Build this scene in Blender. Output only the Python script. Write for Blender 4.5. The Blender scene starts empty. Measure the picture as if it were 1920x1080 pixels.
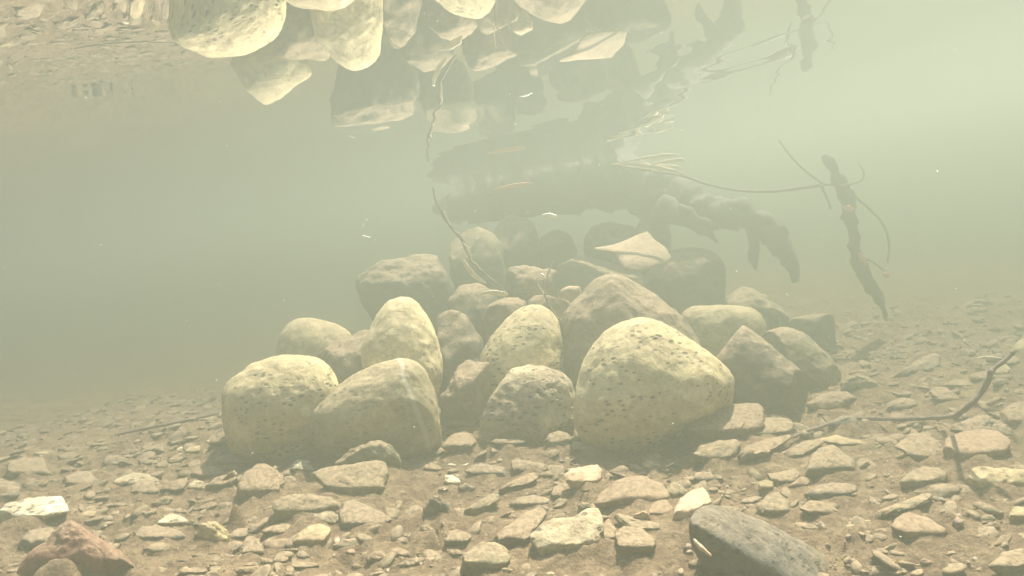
import bpy, math, random
import numpy as np
from mathutils import Matrix, Vector

sc = bpy.context.scene
# ---------------------------------------------------------------- camera
F_PX = 1371.0
PITCH, ROLL = math.radians(-6.5), math.radians(10.2)      # the lens looks a little upward; the frame is shifted down
PPX, PPY = 960, 231
R0 = Vector((1, 0, 0)); U0 = Vector((0, math.sin(PITCH), math.cos(PITCH)))
FW = Vector((0, math.cos(PITCH), -math.sin(PITCH)))
RT = R0 * math.cos(ROLL) - U0 * math.sin(ROLL)
UP = R0 * math.sin(ROLL) + U0 * math.cos(ROLL)
cam_d = bpy.data.cameras.new('camera'); cam = bpy.data.objects.new('camera', cam_d)
sc.collection.objects.link(cam); sc.camera = cam
cam_d.sensor_width = 36; cam_d.lens = 36 * F_PX / 1920
cam_d.shift_y = -(540 - PPY) / 1920; cam_d.clip_start = 0.01; cam_d.clip_end = 200
m = Matrix((RT, UP, -FW)).transposed().to_4x4(); cam.matrix_world = m
# ---------------------------------------------------------------- world, sun, exposure
SUN_EL, SUN_AZ = math.radians(63), math.radians(40)      # azimuth from +Y towards +X
w = bpy.data.worlds.new('World'); sc.world = w; w.use_nodes = True
nt = w.node_tree; bg = nt.nodes['Background']
sky = nt.nodes.new('ShaderNodeTexSky'); sky.sky_type = 'NISHITA'; sky.sun_disc = False
sky.sun_elevation = SUN_EL; sky.sun_rotation = SUN_AZ
nt.links.new(sky.outputs[0], bg.inputs[0]); bg.inputs[1].default_value = 0.15
sd = bpy.data.lights.new('sun', 'SUN'); sd.energy = 5.0; sd.angle = math.radians(0.5); sd.color = (1, .94, .82)
so = bpy.data.objects.new('sun', sd); sc.collection.objects.link(so)
sdir = Vector((math.sin(SUN_AZ) * math.cos(SUN_EL), math.cos(SUN_AZ) * math.cos(SUN_EL), math.sin(SUN_EL)))
so.rotation_euler = sdir.to_track_quat('Z', 'Y').to_euler()
sc.view_settings.view_transform = 'Standard'; sc.view_settings.look = 'None'
sc.view_settings.gamma = 1; sc.view_settings.exposure = 2.76
sc.cycles.volume_bounces = 2; sc.cycles.max_bounces = 8; sc.cycles.transparent_max_bounces = 8
sc.cycles.use_denoising = True
HZ_DENS = .92; HZ_COL = (.280, .314, .255); HZ_G = 0.69

SURF = 0.095                                              # water surface above the camera
G0, GX, GY = -0.38, -0.10, 0.0
rng = np.random.default_rng(7); random.seed(7)

# ---------------------------------------------------------------- numpy noise
_perm = np.random.default_rng(3).permutation(256); _perm = np.concatenate([_perm, _perm, _perm])
_g = np.random.default_rng(4).normal(size=(256, 3)); _g /= np.linalg.norm(_g, axis=1)[:, None]
def pnoise(p):
    i = np.floor(p).astype(int); f = p - i; i &= 255
    u = f * f * f * (f * (f * 6 - 15) + 10)
    out = 0
    for a in (0, 1):
        for b in (0, 1):
            for c in (0, 1):
                h = _perm[_perm[_perm[(i[:, 0] + a) & 255] + ((i[:, 1] + b) & 255)] + ((i[:, 2] + c) & 255)] & 255
                d = _g[h]; v = d[:, 0] * (f[:, 0] - a) + d[:, 1] * (f[:, 1] - b) + d[:, 2] * (f[:, 2] - c)
                wt = (u[:, 0] if a else 1 - u[:, 0]) * (u[:, 1] if b else 1 - u[:, 1]) * (u[:, 2] if c else 1 - u[:, 2])
                out = out + wt * v
    return out * 1.6
def fbm(p, oct=4, gain=.5):
    s = 0; a = 1
    for k in range(oct):
        s = s + a * pnoise(p + 17.3 * k); p = p * 2.03; a *= gain
    return s

# ---------------------------------------------------------------- object helpers
COL = sc.collection
def mesh_obj(name, v, faces, mat, parent=None, smooth=True, loc=None):
    me = bpy.data.meshes.new(name)
    v = np.asarray(v, dtype=float)
    if loc is not None: v = v - np.array(loc)
    me.from_pydata(v.tolist(), [], faces if isinstance(faces, list) else faces.tolist())
    if smooth: me.polygons.foreach_set('use_smooth', [True] * len(me.polygons))
    me.materials.append(mat); me.update()
    o = bpy.data.objects.new(name, me); COL.objects.link(o)
    if loc is not None and parent is None: o.location = loc
    if parent is not None: o.parent = parent
    return o
def tag(o, label=None, cat=None, group=None, kind=None):
    for k, x in (('label', label), ('category', cat), ('group', group), ('kind', kind)):
        if x: o[k] = x
    return o
def unproj(px, py, D):
    return D * (FW + RT * ((px - PPX) / F_PX) + UP * ((PPY - py) / F_PX))
def ground_D(px, py):
    r = unproj(px, py, 1.0); D = G0 / (r.z - GX * r.x - GY * r.y)
    for _ in range(6):
        gz = float(ground_z([r.x * D], [r.y * D])[0]); D = D + .6 * (gz / r.z - D)
    return D

# ---------------------------------------------------------------- material helpers
def mat_new(name):
    mt = bpy.data.materials.new(name); mt.use_nodes = True
    n = mt.node_tree.nodes; l = mt.node_tree.links
    for x in list(n): n.remove(x)
    out = n.new('ShaderNodeOutputMaterial')
    return mt, n, l, out
def ramp(n, l, src, p0, p1, c0=(0, 0, 0, 1), c1=(1, 1, 1, 1)):
    r = n.new('ShaderNodeValToRGB'); e = r.color_ramp.elements
    e[0].position = p0; e[1].position = p1; e[0].color = c0; e[1].color = c1
    l.new(src, r.inputs[0]); return r.outputs[0]
def noise_n(n, l, co, scale, detail=6, rough=.6, dist=0):
    t = n.new('ShaderNodeTexNoise'); t.inputs['Scale'].default_value = scale
    t.inputs['Detail'].default_value = detail; t.inputs['Roughness'].default_value = rough
    t.inputs['Distortion'].default_value = dist
    l.new(co, t.inputs['Vector']); return t.outputs[0]
def mixc(n, l, fac, a, b, mode='MIX'):
    x = n.new('ShaderNodeMix'); x.data_type = 'RGBA'; x.blend_type = mode
    if hasattr(fac, 'links'): l.new(fac, x.inputs[0])
    else: x.inputs[0].default_value = fac
    for s, v in ((x.inputs[6], a), (x.inputs[7], b)):
        if hasattr(v, 'links'): l.new(v, s)
        else: s.default_value = (*v, 1)
    return x.outputs[2]
def mth(n, l, op, a, b=None, clamp=False):
    x = n.new('ShaderNodeMath'); x.operation = op; x.use_clamp = clamp
    for i, v in enumerate((a, b)):
        if v is None: continue
        if hasattr(v, 'links'): l.new(v, x.inputs[i])
        else: x.inputs[i].default_value = v
    return x.outputs[0]
SILT = (.27, .195, .115)
def stone_mat(name, c1, c2, pit=.5, silt=.5, bump=.5, pitcol=(.03, .03, .025), scale=1.0, vein=0):
    mt, n, l, out = mat_new(name)
    tc = n.new('ShaderNodeTexCoord'); oi = n.new('ShaderNodeObjectInfo')
    ad = n.new('ShaderNodeVectorMath'); ad.operation = 'MULTIPLY_ADD'
    l.new(oi.outputs['Random'], ad.inputs[0]); ad.inputs[1].default_value = (37, 53, 71); l.new(tc.outputs['Object'], ad.inputs[2])
    co = ad.outputs[0]
    big = noise_n(n, l, co, 14 * scale, 5, .65)
    fine = noise_n(n, l, co, 180 * scale, 5, .75)
    col = mixc(n, l, ramp(n, l, big, .35, .65), c1, c2)
    col = mixc(n, l, .55, col, ramp(n, l, fine, .3, .7, (.5, .5, .5, 1), (1.15, 1.15, 1.15, 1)), 'MULTIPLY')
    mid = noise_n(n, l, co, 60 * scale, 6, .7, .4)
    col = mixc(n, l, .75, col, ramp(n, l, mid, .38, .6, (.55, .55, .52, 1), (1.1, 1.1, 1.1, 1)), 'MULTIPLY')
    st = ramp(n, l, noise_n(n, l, co, 7, 5, .65, .6), .50, .66)
    col = mixc(n, l, mth(n, l, 'MULTIPLY', st, .45), col, (.17, .145, .075))
    # per stone brightness
    v = n.new('ShaderNodeHueSaturation'); l.new(col, v.inputs['Color'])
    l.new(mth(n, l, 'MULTIPLY_ADD', oi.outputs['Random'], .35), v.inputs['Value'])
    v.inputs['Value'].links[0].from_node.inputs[2].default_value = .85
    col = v.outputs[0]
    # dark pits: stretched voronoi cells thinned out by noise
    mp = n.new('ShaderNodeMapping'); mp.inputs['Scale'].default_value = (75 * scale, 85 * scale, 150 * scale)
    mp.inputs['Rotation'].default_value = (.3, .5, .2)
    l.new(co, mp.inputs[0])
    vo = n.new('ShaderNodeTexVoronoi'); vo.inputs['Scale'].default_value = 1.0; l.new(mp.outputs[0], vo.inputs['Vector'])
    d = ramp(n, l, vo.outputs['Distance'], .22, .38, (1, 1, 1, 1), (0, 0, 0, 1))
    sel = ramp(n, l, noise_n(n, l, co, 28 * scale, 3, .6), .44, .54)
    pm = mth(n, l, 'MULTIPLY', mth(n, l, 'MULTIPLY', d, sel), pit, True)
    col = mixc(n, l, pm, col, pitcol)
    if vein:
        wv = n.new('ShaderNodeTexWave'); wv.inputs['Scale'].default_value = 2.2; wv.inputs['Distortion'].default_value = 6
        wv.inputs['Detail'].default_value = 3; l.new(co, wv.inputs['Vector'])
        col = mixc(n, l, mth(n, l, 'MULTIPLY', ramp(n, l, wv.outputs['Fac'], .991, .996), vein), col, (.5, .46, .36))
    # silt lying on the upward faces
    g = n.new('ShaderNodeNewGeometry'); sx = n.new('ShaderNodeSeparateXYZ'); l.new(g.outputs['Normal'], sx.inputs[0])
    up = ramp(n, l, mth(n, l, 'ADD', sx.outputs[2], mth(n, l, 'MULTIPLY', mth(n, l, 'SUBTRACT', noise_n(n, l, co, 30, 6, .7), .5), 1.6)), .35, .8)
    col = mixc(n, l, mth(n, l, 'MULTIPLY', up, silt), col, mixc(n, l, ramp(n, l, fine, .36, .62), tuple(c * .4 for c in SILT), tuple(c * 1.3 for c in SILT)))
    b = n.new('ShaderNodeBsdfPrincipled'); l.new(col, b.inputs['Base Color'])
    b.inputs['Roughness'].default_value = .85; b.inputs['Specular IOR Level'].default_value = .2
    bp = n.new('ShaderNodeBump'); bp.inputs['Strength'].default_value = bump; bp.inputs['Distance'].default_value = .004
    hgt = mth(n, l, 'SUBTRACT', mth(n, l, 'ADD', mth(n, l, 'MULTIPLY', noise_n(n, l, co, 70 * scale, 8, .7), 1.0), mth(n, l, 'MULTIPLY', fine, .5)), mth(n, l, 'MULTIPLY', pm, .5))
    l.new(hgt, bp.inputs['Height']); l.new(bp.outputs[0], b.inputs['Normal'])
    l.new(b.outputs[0], out.inputs[0])
    return mt
M = {
 'pale':   stone_mat('pale_granite', (.76, .62, .32), (.52, .42, .23), pit=.9, silt=.45, bump=.6),
 'smooth': stone_mat('smooth_buff_stone', (.64, .52, .28), (.46, .37, .2), pit=.45, silt=.35, bump=.4, scale=1.5),
 'vein':   stone_mat('veined_buff_stone', (.56, .45, .25), (.38, .31, .17), pit=.5, silt=.35, bump=.4, vein=.6),
 'rough':  stone_mat('crusted_stone', (.66, .56, .34), (.30, .23, .15), pit=.9, silt=.4, bump=1.0),
 'olive':  stone_mat('olive_stone', (.26, .24, .14), (.19, .17, .10), pit=.3, silt=.85, bump=.8),
 'brown':  stone_mat('silty_brown_stone', (.24, .17, .105), (.16, .12, .08), pit=.3, silt=.9, bump=.9),
 'dark':   stone_mat('dark_basalt', (.075, .07, .055), (.12, .105, .075), pit=.3, silt=.9, bump=.8),
 'grey':   stone_mat('grey_slate', (.17, .17, .14), (.12, .12, .10), pit=.2, silt=.85, bump=.7),
 'slate': stone_mat('dark_slate', (.20, .19, .155), (.11, .105, .085), pit=.7, silt=.4, bump=.9),
 'red':    stone_mat('red_sandstone', (.31, .135, .085), (.20, .11, .075), pit=.3, silt=.55, bump=.9),
 'rose':   stone_mat('reddish_stone', (.30, .20, .13), (.25, .15, .10), pit=.2, silt=.7, bump=.5),
 'yellow': stone_mat('yellow_stone', (.55, .44, .22), (.30, .23, .13), pit=.6, silt=.4, bump=.5),
 'white':  stone_mat('white_quartz', (.78, .72, .52), (.40, .33, .2), pit=.8, silt=.05, bump=1.0),
 'peach':  stone_mat('peach_stone', (.52, .37, .23), (.44, .31, .19), pit=.25, silt=.1, bump=.5),
}
def wood_mat(name, c1, c2, sc_=120):
    mt, n, l, out = mat_new(name)
    tc = n.new('ShaderNodeTexCoord'); f = noise_n(n, l, tc.outputs['Object'], sc_, 6, .7)
    b = n.new('ShaderNodeBsdfPrincipled'); l.new(mixc(n, l, ramp(n, l, f, .35, .65), c1, c2), b.inputs['Base Color'])
    b.inputs['Roughness'].default_value = .8
    bp = n.new('ShaderNodeBump'); bp.inputs['Strength'].default_value = .6; bp.inputs['Distance'].default_value = .003
    l.new(f, bp.inputs['Height']); l.new(bp.outputs[0], b.inputs['Normal']); l.new(b.outputs[0], out.inputs[0])
    return mt
M['bark'] = wood_mat('dark_wet_bark', (.025, .02, .016), (.07, .052, .038))
M['twig'] = wood_mat('brown_twig_bark', (.09, .06, .045), (.16, .11, .08), 300)
M['straw'] = wood_mat('bleached_straw', (.75, .66, .45), (.5, .4, .25), 300)
M['leaf_orange'] = wood_mat('orange_dead_leaf', (.60, .25, .12), (.45, .2, .1), 300)
M['fleck'] = wood_mat('pale_fleck', (.8, .78, .68), (.7, .7, .6))

# ---------------------------------------------------------------- setting: riverbed, water
def axis(lo, a, b, hi, step, grow=1.25):
    c = list(np.arange(a, b + step / 2, step)); s = step
    x = b
    while x < hi: s *= grow; x += s; c.append(min(x, hi))
    s = step; x = a; left = []
    while x > lo: s *= grow; x -= s; left.append(max(x, lo))
    return np.array(left[::-1] + c)
def grid(xs, ys):
    X, Y = np.meshgrid(xs, ys); nx, ny = len(xs), len(ys)
    idx = np.arange(nx * ny).reshape(ny, nx)
    f = np.stack([idx[:-1, :-1], idx[:-1, 1:], idx[1:, 1:], idx[1:, :-1]], -1).reshape(-1, 4)
    return X.ravel(), Y.ravel(), f
def plates(x, y, sx, sy, seed):
    gx, gy = x / sx, y / sy; ix, iy = np.floor(gx).astype(int), np.floor(gy).astype(int)
    best = np.full(x.shape, 9e9); out = np.zeros(x.shape)
    for dx in (-1, 0, 1):
        for dy in (-1, 0, 1):
            cx, cy = ix + dx, iy + dy
            h = _perm[(_perm[(cx + seed) & 255] + cy) & 255]; h2 = _perm[h + 7]; h3 = _perm[h + 31]; h4 = _perm[h + 77]; h5 = _perm[h + 120]
            qx, qy = gx - cx - h / 255, gy - cy - h2 / 255; d = qx * qx + qy * qy
            v = (h3 / 255 - .5) + (h4 / 255 - .5) * 1.1 * qx + (h5 / 255 - .1) * .9 * qy
            out = np.where(d < best, v, out); best = np.minimum(best, d)
    return out
def ground_z(x, y):
    x = np.asarray(x, float); y = np.asarray(y, float)
    p = np.stack([x, y, np.zeros_like(x)], -1)
    near = 1.0
    xc = np.clip(x, -3, 2.5)
    z = G0 + GX * xc + GY * y
    z = z + .018 * pnoise(p * 3.1) + .010 * fbm(p * np.array([9, 13, 1]) + 5, 3)
    r = 1 - np.abs(fbm(p * np.array([26, 40, 1]) + 9, 4, .55)); z = z + .006 * (r - .75)
    wx = x + .016 * fbm(p * 24 + 3, 3); wy = y + .016 * fbm(p * 24 + 31, 3)
    msk = np.clip(.62 + 1.1 * pnoise(p * 5 + 40), 0.1, 1)
    z = z + msk * (.013 * plates(wx, wy, .085, .062, 3) + .008 * plates(wx, wy, .034, .028, 60))
    z = z + .0020 * fbm(p * np.array([85, 130, 1]) + 2, 4, .6)
    fall = np.clip((-.28 - x) / .45, 0, 1); z = z - .12 * fall * fall * (3 - 2 * fall) * np.clip(y - 1.42, 0, 1.4)   # the bed drops into a pool at the back left
    return z
def silt_mat():
    mt, n, l, out = mat_new('brown_silt')
    tc = n.new('ShaderNodeTexCoord'); co = tc.outputs['Object']
    a = noise_n(n, l, co, 9, 8, .65); b_ = noise_n(n, l, co, 160, 7, .75); c = noise_n(n, l, co, 45, 6, .7)
    col = mixc(n, l, ramp(n, l, a, .35, .65), (.29, .198, .122), (.18, .122, .076))
    col = mixc(n, l, ramp(n, l, c, .45, .62), col, (.34, .25, .15))
    col = mixc(n, l, .7, col, ramp(n, l, b_, .3, .68, (.13, .12, .11, 1), (1.15, 1.12, 1.05, 1)), 'MULTIPLY')
    vo = n.new('ShaderNodeTexVoronoi'); vo.inputs['Scale'].default_value = 130; l.new(co, vo.inputs['Vector'])
    d = ramp(n, l, vo.outputs['Distance'], .12, .2, (1, 1, 1, 1), (0, 0, 0, 1))
    s = ramp(n, l, noise_n(n, l, co, 22, 4, .6), .52, .60)
    col = mixc(n, l, mth(n, l, 'MULTIPLY', d, s), col, (.05, .04, .03))
    vo = n.new('ShaderNodeTexVoronoi'); vo.inputs['Scale'].default_value = 210; l.new(co, vo.inputs['Vector'])
    d = ramp(n, l, vo.outputs['Distance'], .1, .16, (1, 1, 1, 1), (0, 0, 0, 1))
    s = ramp(n, l, noise_n(n, l, co, 17, 3, .6), .56, .62)
    col = mixc(n, l, mth(n, l, 'MULTIPLY', d, s), col, (.7, .62, .42))
    b = n.new('ShaderNodeBsdfPrincipled'); l.new(col, b.inputs['Base Color']); b.inputs['Roughness'].default_value = .95
    b.inputs['Specular IOR Level'].default_value = .1
    bp = n.new('ShaderNodeBump'); bp.inputs['Strength'].default_value = 1.0; bp.inputs['Distance'].default_value = .011
    l.new(mth(n, l, 'ADD', mth(n, l, 'MULTIPLY', b_, .6), c), bp.inputs['Height']); l.new(bp.outputs[0], b.inputs['Normal'])
    l.new(b.outputs[0], out.inputs[0]); return mt
M['silt'] = silt_mat()


def water_mat():
    mt, n, l, out = mat_new('water_surface')
    fr = n.new('ShaderNodeFresnel'); fr.inputs['IOR'].default_value = 1.333
    tr = n.new('ShaderNodeBsdfTransparent'); gl = n.new('ShaderNodeBsdfGlossy'); gl.inputs['Roughness'].default_value = 0.0
    gl.inputs['Color'].default_value = (.97, .98, 1, 1)
    mx = n.new('ShaderNodeMixShader'); l.new(fr.outputs[0], mx.inputs[0]); l.new(tr.outputs[0], mx.inputs[1]); l.new(gl.outputs[0], mx.inputs[2])
    l.new(mx.outputs[0], out.inputs[0]); return mt
xs = axis(-14, -1.5, 1.5, 14, .012); ys = axis(-14, .1, 3.0, 14, .012)
X, Y, fc = grid(xs, ys); p = np.stack([X, Y, 0 * X], -1)
Z = SURF + .0010 * pnoise(p * np.array([3.2, 2.4, 1]) + 3) + .0007 * pnoise(p * np.array([11, 6, 1]) + 8) + .00016 * pnoise(p * np.array([34, 20, 1]) + 8)
ws = mesh_obj('water_surface', np.stack([X, Y, Z], -1), fc, water_mat()); tag(ws, kind='structure')

# haze: the murk of the water
mt, n, l, out = mat_new('murky_water')
pv = n.new('ShaderNodeVolumePrincipled'); pv.inputs['Density'].default_value = HZ_DENS
pv.inputs['Color'].default_value = (*HZ_COL, 1); pv.inputs['Anisotropy'].default_value = HZ_G
l.new(pv.outputs[0], out.inputs['Volume'])
bx = np.array([[x, y, z] for x in (-15, 15) for y in (-15, 15) for z in (-2.2, .10)])
hz = mesh_obj('haze', bx, [(0, 1, 3, 2), (4, 6, 7, 5), (0, 4, 5, 1), (2, 3, 7, 6), (0, 2, 6, 4), (1, 5, 7, 3)], mt, smooth=False)
tag(hz, kind='stuff')

# ---------------------------------------------------------------- stones
import bmesh
_ico = {}
def ico(sub):
    if sub not in _ico:
        bm = bmesh.new(); bmesh.ops.create_icosphere(bm, subdivisions=sub, radius=1)
        bm.verts.ensure_lookup_table()
        _ico[sub] = (np.array([v.co[:] for v in bm.verts]), [tuple(v.index for v in f.verts) for f in bm.faces]); bm.free()
    return _ico[sub]
def radial(pts, N=180, smooth=2.0):
    pts = np.array(pts, float)
    x, y = pts[:, 0], pts[:, 1]; x2, y2 = np.roll(x, -1), np.roll(y, -1)
    cr = x * y2 - x2 * y; A = cr.sum() / 2
    cx = ((x + x2) * cr).sum() / (6 * A); cy = ((y + y2) * cr).sum() / (6 * A)
    th = np.arange(N) * 2 * np.pi / N; r = np.zeros(N)
    for k, t in enumerate(th):
        dx, dy = math.cos(t), -math.sin(t); best = 0
        for (ax, ay), (bx_, by_) in zip(pts, np.roll(pts, -1, 0)):
            ex, ey = bx_ - ax, by_ - ay; den = dx * ey - dy * ex
            if abs(den) < 1e-9: continue
            s = ((ax - cx) * ey - (ay - cy) * ex) / den; u = ((ax - cx) * dy - (ay - cy) * dx) / den
            if s > 0 and -1e-6 <= u <= 1 + 1e-6: best = max(best, s)
        r[k] = best
    if smooth:
        K = int(3 * smooth) + 1; ks = np.arange(-K, K + 1); wt = np.exp(-.5 * (ks / smooth) ** 2); wt /= wt.sum()
        r = sum(wt[i] * np.roll(r, k) for i, k in enumerate(ks))
    return cx, cy, th, r
FOOT = []; MOUND = []
def stone(name, label, cat, mat, D, pts, t=.85, q=.85, sub=None, sink=0, vt=0., noise=.03, nf=2.2, facets=0, shear=0., v0=-.3, seed=None, smooth=2.0, group=None, fade=None):
    if isinstance(pts, str): pts = [tuple(float(c) for c in s.split(',')) for s in pts.split()]
    if sink:
        y1, y0 = max(p_[1] for p_ in pts), min(p_[1] for p_ in pts); xm = sum(p_[0] for p_ in pts) / len(pts)
        pts = [(xm + (p_[0] - xm) * 1.06, p_[1] + sink) if p_[1] > y0 + .68 * (y1 - y0) else p_ for p_ in pts]
    cx, cy, th, r = radial(pts, smooth=smooth)
    ys_ = [p_[1] for p_ in pts]; xs_ = [p_[0] for p_ in pts]
    wpx, hpx = max(xs_) - min(xs_), max(ys_) - min(ys_)
    if D is None: D = ground_D(cx, max(ys_) - .12 * hpx)
    FOOT.append((min(xs_), min(ys_), max(xs_), max(ys_)))
    k = D / F_PX
    if sub is None: sub = 6 if wpx > 150 else 5 if wpx > 45 else 4
    dirs, faces = ico(sub)
    rs = np.random.default_rng(seed if seed is not None else int(cx * 7 + cy * 13))
    # dirs: x -> RT, z -> UP, y -> FW
    a, c, b = dirs[:, 0], dirs[:, 1], dirs[:, 2]
    ang = np.mod(np.arctan2(b, a), 2 * np.pi); rr = np.interp(ang, np.append(th, 2 * np.pi), np.append(r, r[0])) * k
    rho = np.sqrt(a * a + b * b)
    ip = rho ** q
    T = t * .5 * k * (min(wpx, hpx * 1.6) + hpx) / 2
    u = np.cos(ang) * rr * ip; v = np.sin(ang) * rr * ip; wv = np.sign(c) * np.abs(c) ** q * T
    H = hpx * k / 2
    if shear and name not in ('boulder',): v = v + rs.normal() * .10 * u; shear = shear * rs.uniform(.55, 1.1)
    if shear: wv = wv + shear * H * np.maximum(0, (v + vt * u) / H - v0)
    P = np.stack([u, wv, v], -1)
    size = k * (wpx + hpx) / 4
    if facets:
        for _ in range(facets):
            nd = rs.normal(size=3); nd[1] = -abs(nd[1]) if rs.random() < .6 else nd[1]; nd /= np.linalg.norm(nd)
            dd = P @ nd; lim = dd.max() * rs.uniform(.66, .9)
            over = np.maximum(0, dd - lim); P = P - over[:, None] * nd * .93
    off = rs.uniform(0, 50, 3)
    nv = fbm(P / size * nf + off, 5, .55)
    nrm = P / (np.linalg.norm(P, axis=1)[:, None] + 1e-9)
    hv = fbm(P / size * 9 + off[::-1], 4, .6)
    P = P + nrm * ((nv * noise + hv * noise * .22) * size)[:, None]
    W = P[:, 0:1] * np.array(RT) + P[:, 1:2] * np.array(unproj(cx, cy, 1.0).normalized()) + P[:, 2:3] * np.array(UP)
    C = np.array(unproj(cx, cy, D))
    o = mesh_obj(name, W, faces, M[mat])
    o.location = C
    if name != 'boulder': MOUND.append((C[0], C[1], size, float(W[:, 2].max() + C[2])))
    tag(o, label, cat, group)
    return o
# ---- the pile
PILE = 'stones heaped up in the pile'
def P_(label, mat, D, pts, **k): return stone('boulder', label, 'boulder', mat, D, pts, group=PILE, **{**dict(shear=.35, v0=-.1, noise=.026, facets=1 if mat in ('pale', 'smooth', 'vein') else 3), **k})
P_('broad pale oval boulder with dark pits, lowest at the left foot of the pile', 'pale', 1.23, '414,735 431,711 469,682 527,664 571,664 607,673 629,696 638,720 634,760 611,807 558,842 491,847 438,829 418,780', q=.8, sink=26)
P_('smooth buff wedge boulder with a thin pale vein, right of the pitted oval one', 'vein', 1.20, '579,776 589,758 629,727 664,700 713,678 758,668 784,673 802,696 818,736 824,780 823,812 780,840 713,845 647,840 593,815', q=.75, sink=26)
P_('tall egg-shaped buff boulder standing upright behind the veined wedge boulder', 'smooth', 1.36, '677,669 680,642 696,611 713,576 731,556 753,550 776,556 793,576 811,607 824,642 832,682 831,704 824,736 810,810 713,810 682,713', q=.8)
P_('pale pointed boulder fading into the murk at the far left of the pile', 'smooth', 1.68, '516,660 524,629 536,607 558,595 584,595 616,602 642,613 660,624 656,650 640,700 593,745 536,745 514,700', q=.8)
P_('rough dark wedge between the tall egg-shaped boulder and the pale pointed one', 'brown', 1.46, '593,664 620,642 656,627 673,618 691,611 708,647 700,720 664,770 629,780 600,720', facets=4, noise=.06)
P_('wide dark block with a silt-covered top, highest at the left of the pile', 'dark', 1.86, '667,509 669,489 691,484 736,483 780,478 824,480 840,487 850,527 850,600 824,660 780,690 736,670 700,596 682,571 671,544', q=.62, noise=.06, shear=.9, v0=.35, smooth=1.2)
P_('rounded dark boulder behind the bent twig, pale only along its rim', 'olive', 1.95, '842,478 844,451 864,433 900,424 927,436 942,460 947,496 945,560 891,600 847,560', noise=.05)
P_('dark upright stone with a silty right edge, between two tall pale boulders', 'dark', 1.40, '816,598 829,582 849,576 864,584 882,598 896,624 906,642 906,700 895,770 840,790 820,700', facets=3, noise=.05)
P_('silt-caked jagged brown rock in the gap left of the crusted pale boulder', 'brown', 1.29, '826,749 842,722 860,687 882,671 904,656 922,664 918,718 915,758 915,800 869,810 829,805', facets=5, noise=.09)
P_('tall pale rounded boulder standing in the middle behind the crusted one', 'pale', 1.37, '891,718 900,669 918,633 944,602 971,576 998,567 1020,569 1042,587 1053,616 1058,647 1060,700 1052,790 953,790 900,770', q=.8)
P_('squat pale boulder crusted with pits and silt, at the front centre of the pile', 'rough', 1.21, '900,785 910,749 936,709 958,689 989,684 1020,687 1056,696 1073,713 1078,744 1077,780 1069,812 1042,830 976,835 931,830 906,815', q=.68, noise=.04, smooth=1.2, sink=26)
P_('largest pale pitted boulder sloping down to a blunt nose at its right', 'pale', 1.155, '1082,727 1087,691 1104,651 1136,616 1167,598 1207,591 1242,598 1278,620 1313,647 1349,673 1371,696 1378,718 1371,744 1353,775 1331,803 1273,834 1198,839 1131,826 1096,800 1084,767', q=.8, sink=26)
P_('big hunched brown boulder under a coat of silt, behind the largest pale one', 'brown', 1.40, '1054,629 1056,593 1073,567 1096,540 1122,513 1144,507 1171,516 1198,533 1233,553 1260,571 1282,598 1304,629 1318,660 1320,740 1220,780 1131,780 1072,760 1058,700', q=.75, noise=.05)
P_('light peach stone with a thin tongue pointing left, on top of the pile', 'peach', 1.74, '1101,471 1109,464 1144,459 1171,449 1198,436 1216,430 1229,447 1251,464 1262,484 1251,495 1220,504 1193,510 1171,504 1158,490 1144,472 1127,469', t=.4, facets=0, smooth=.8, noise=.02, shear=1.5, v0=-1)
P_('large dark smooth boulder at the back right of the pile, below the tongued stone', 'dark', 1.95, '1210,513 1250,469 1287,462 1322,462 1349,476 1360,496 1362,527 1358,558 1350,640 1287,690 1220,660 1198,560', q=.7)
P_('flat-topped pale smooth boulder right of the hunched brown one', 'smooth', 1.62, '1275,587 1296,574 1335,571 1383,572 1412,577 1431,592 1438,611 1430,670 1359,700 1311,690 1280,640', q=.7)
P_('sharp-edged dark slab-sided rock leaning at the right foot of the pile', 'dark', 1.25, '1312,655 1345,630 1378,601 1397,609 1426,630 1460,659 1499,693 1523,722 1530,742 1500,785 1431,800 1375,795 1355,730 1335,685', facets=5, q=.7, noise=.03, smooth=.8, sink=26)
P_('olive rounded boulder sloping to the right behind the sharp-edged dark rock', 'olive', 1.40, '1426,626 1450,614 1479,610 1508,623 1537,650 1561,674 1578,698 1580,727 1545,760 1490,760 1440,700', noise=.035)
P_('ragged olive rock with broken edges behind the flat-topped boulder', 'olive', 1.76, '1359,563 1383,539 1407,539 1431,549 1460,573 1484,597 1480,640 1430,660 1365,620', facets=5, noise=.08)
P_('square-cornered block with a dark right face at the far right of the pile', 'grey', 1.70, '1480,596 1528,588 1564,588 1568,650 1567,700 1530,720 1480,690', q=.5, facets=2, smooth=.6)
P_('faint pale-crested dark boulder, leftmost of the far row under the surface', 'dark', 2.12, '925,432 945,405 965,400 1000,415 1012,450 1010,520 930,520')
P_('faint low dark boulder far back, in the middle of the row under the surface', 'dark', 2.16, '996,465 1010,438 1040,428 1070,438 1082,470 1080,540 1000,540')
P_('faint wide boulder with a flat pale crest behind the tongued stone', 'dark', 2.12, '1095,445 1110,420 1150,414 1190,425 1202,460 1200,530 1100,530', noise=.06)
P_('faint round-topped dark boulder at the right of the far row, under the sunken log', 'dark', 2.08, '1190,430 1200,405 1225,397 1250,410 1258,440 1258,520 1195,520')
P_('brown silted rock just below the far row, left of the thin upright twig', 'brown', 1.62, '945,512 958,498 993,498 1020,505 1042,504 1049,518 1052,570 998,610 950,580', noise=.07)
P_('silt-speckled brown stone touching the left shoulder of the tall central boulder', 'brown', 1.44, '905,593 916,571 944,558 976,556 990,570 985,640 927,680 905,640', noise=.05)
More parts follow.
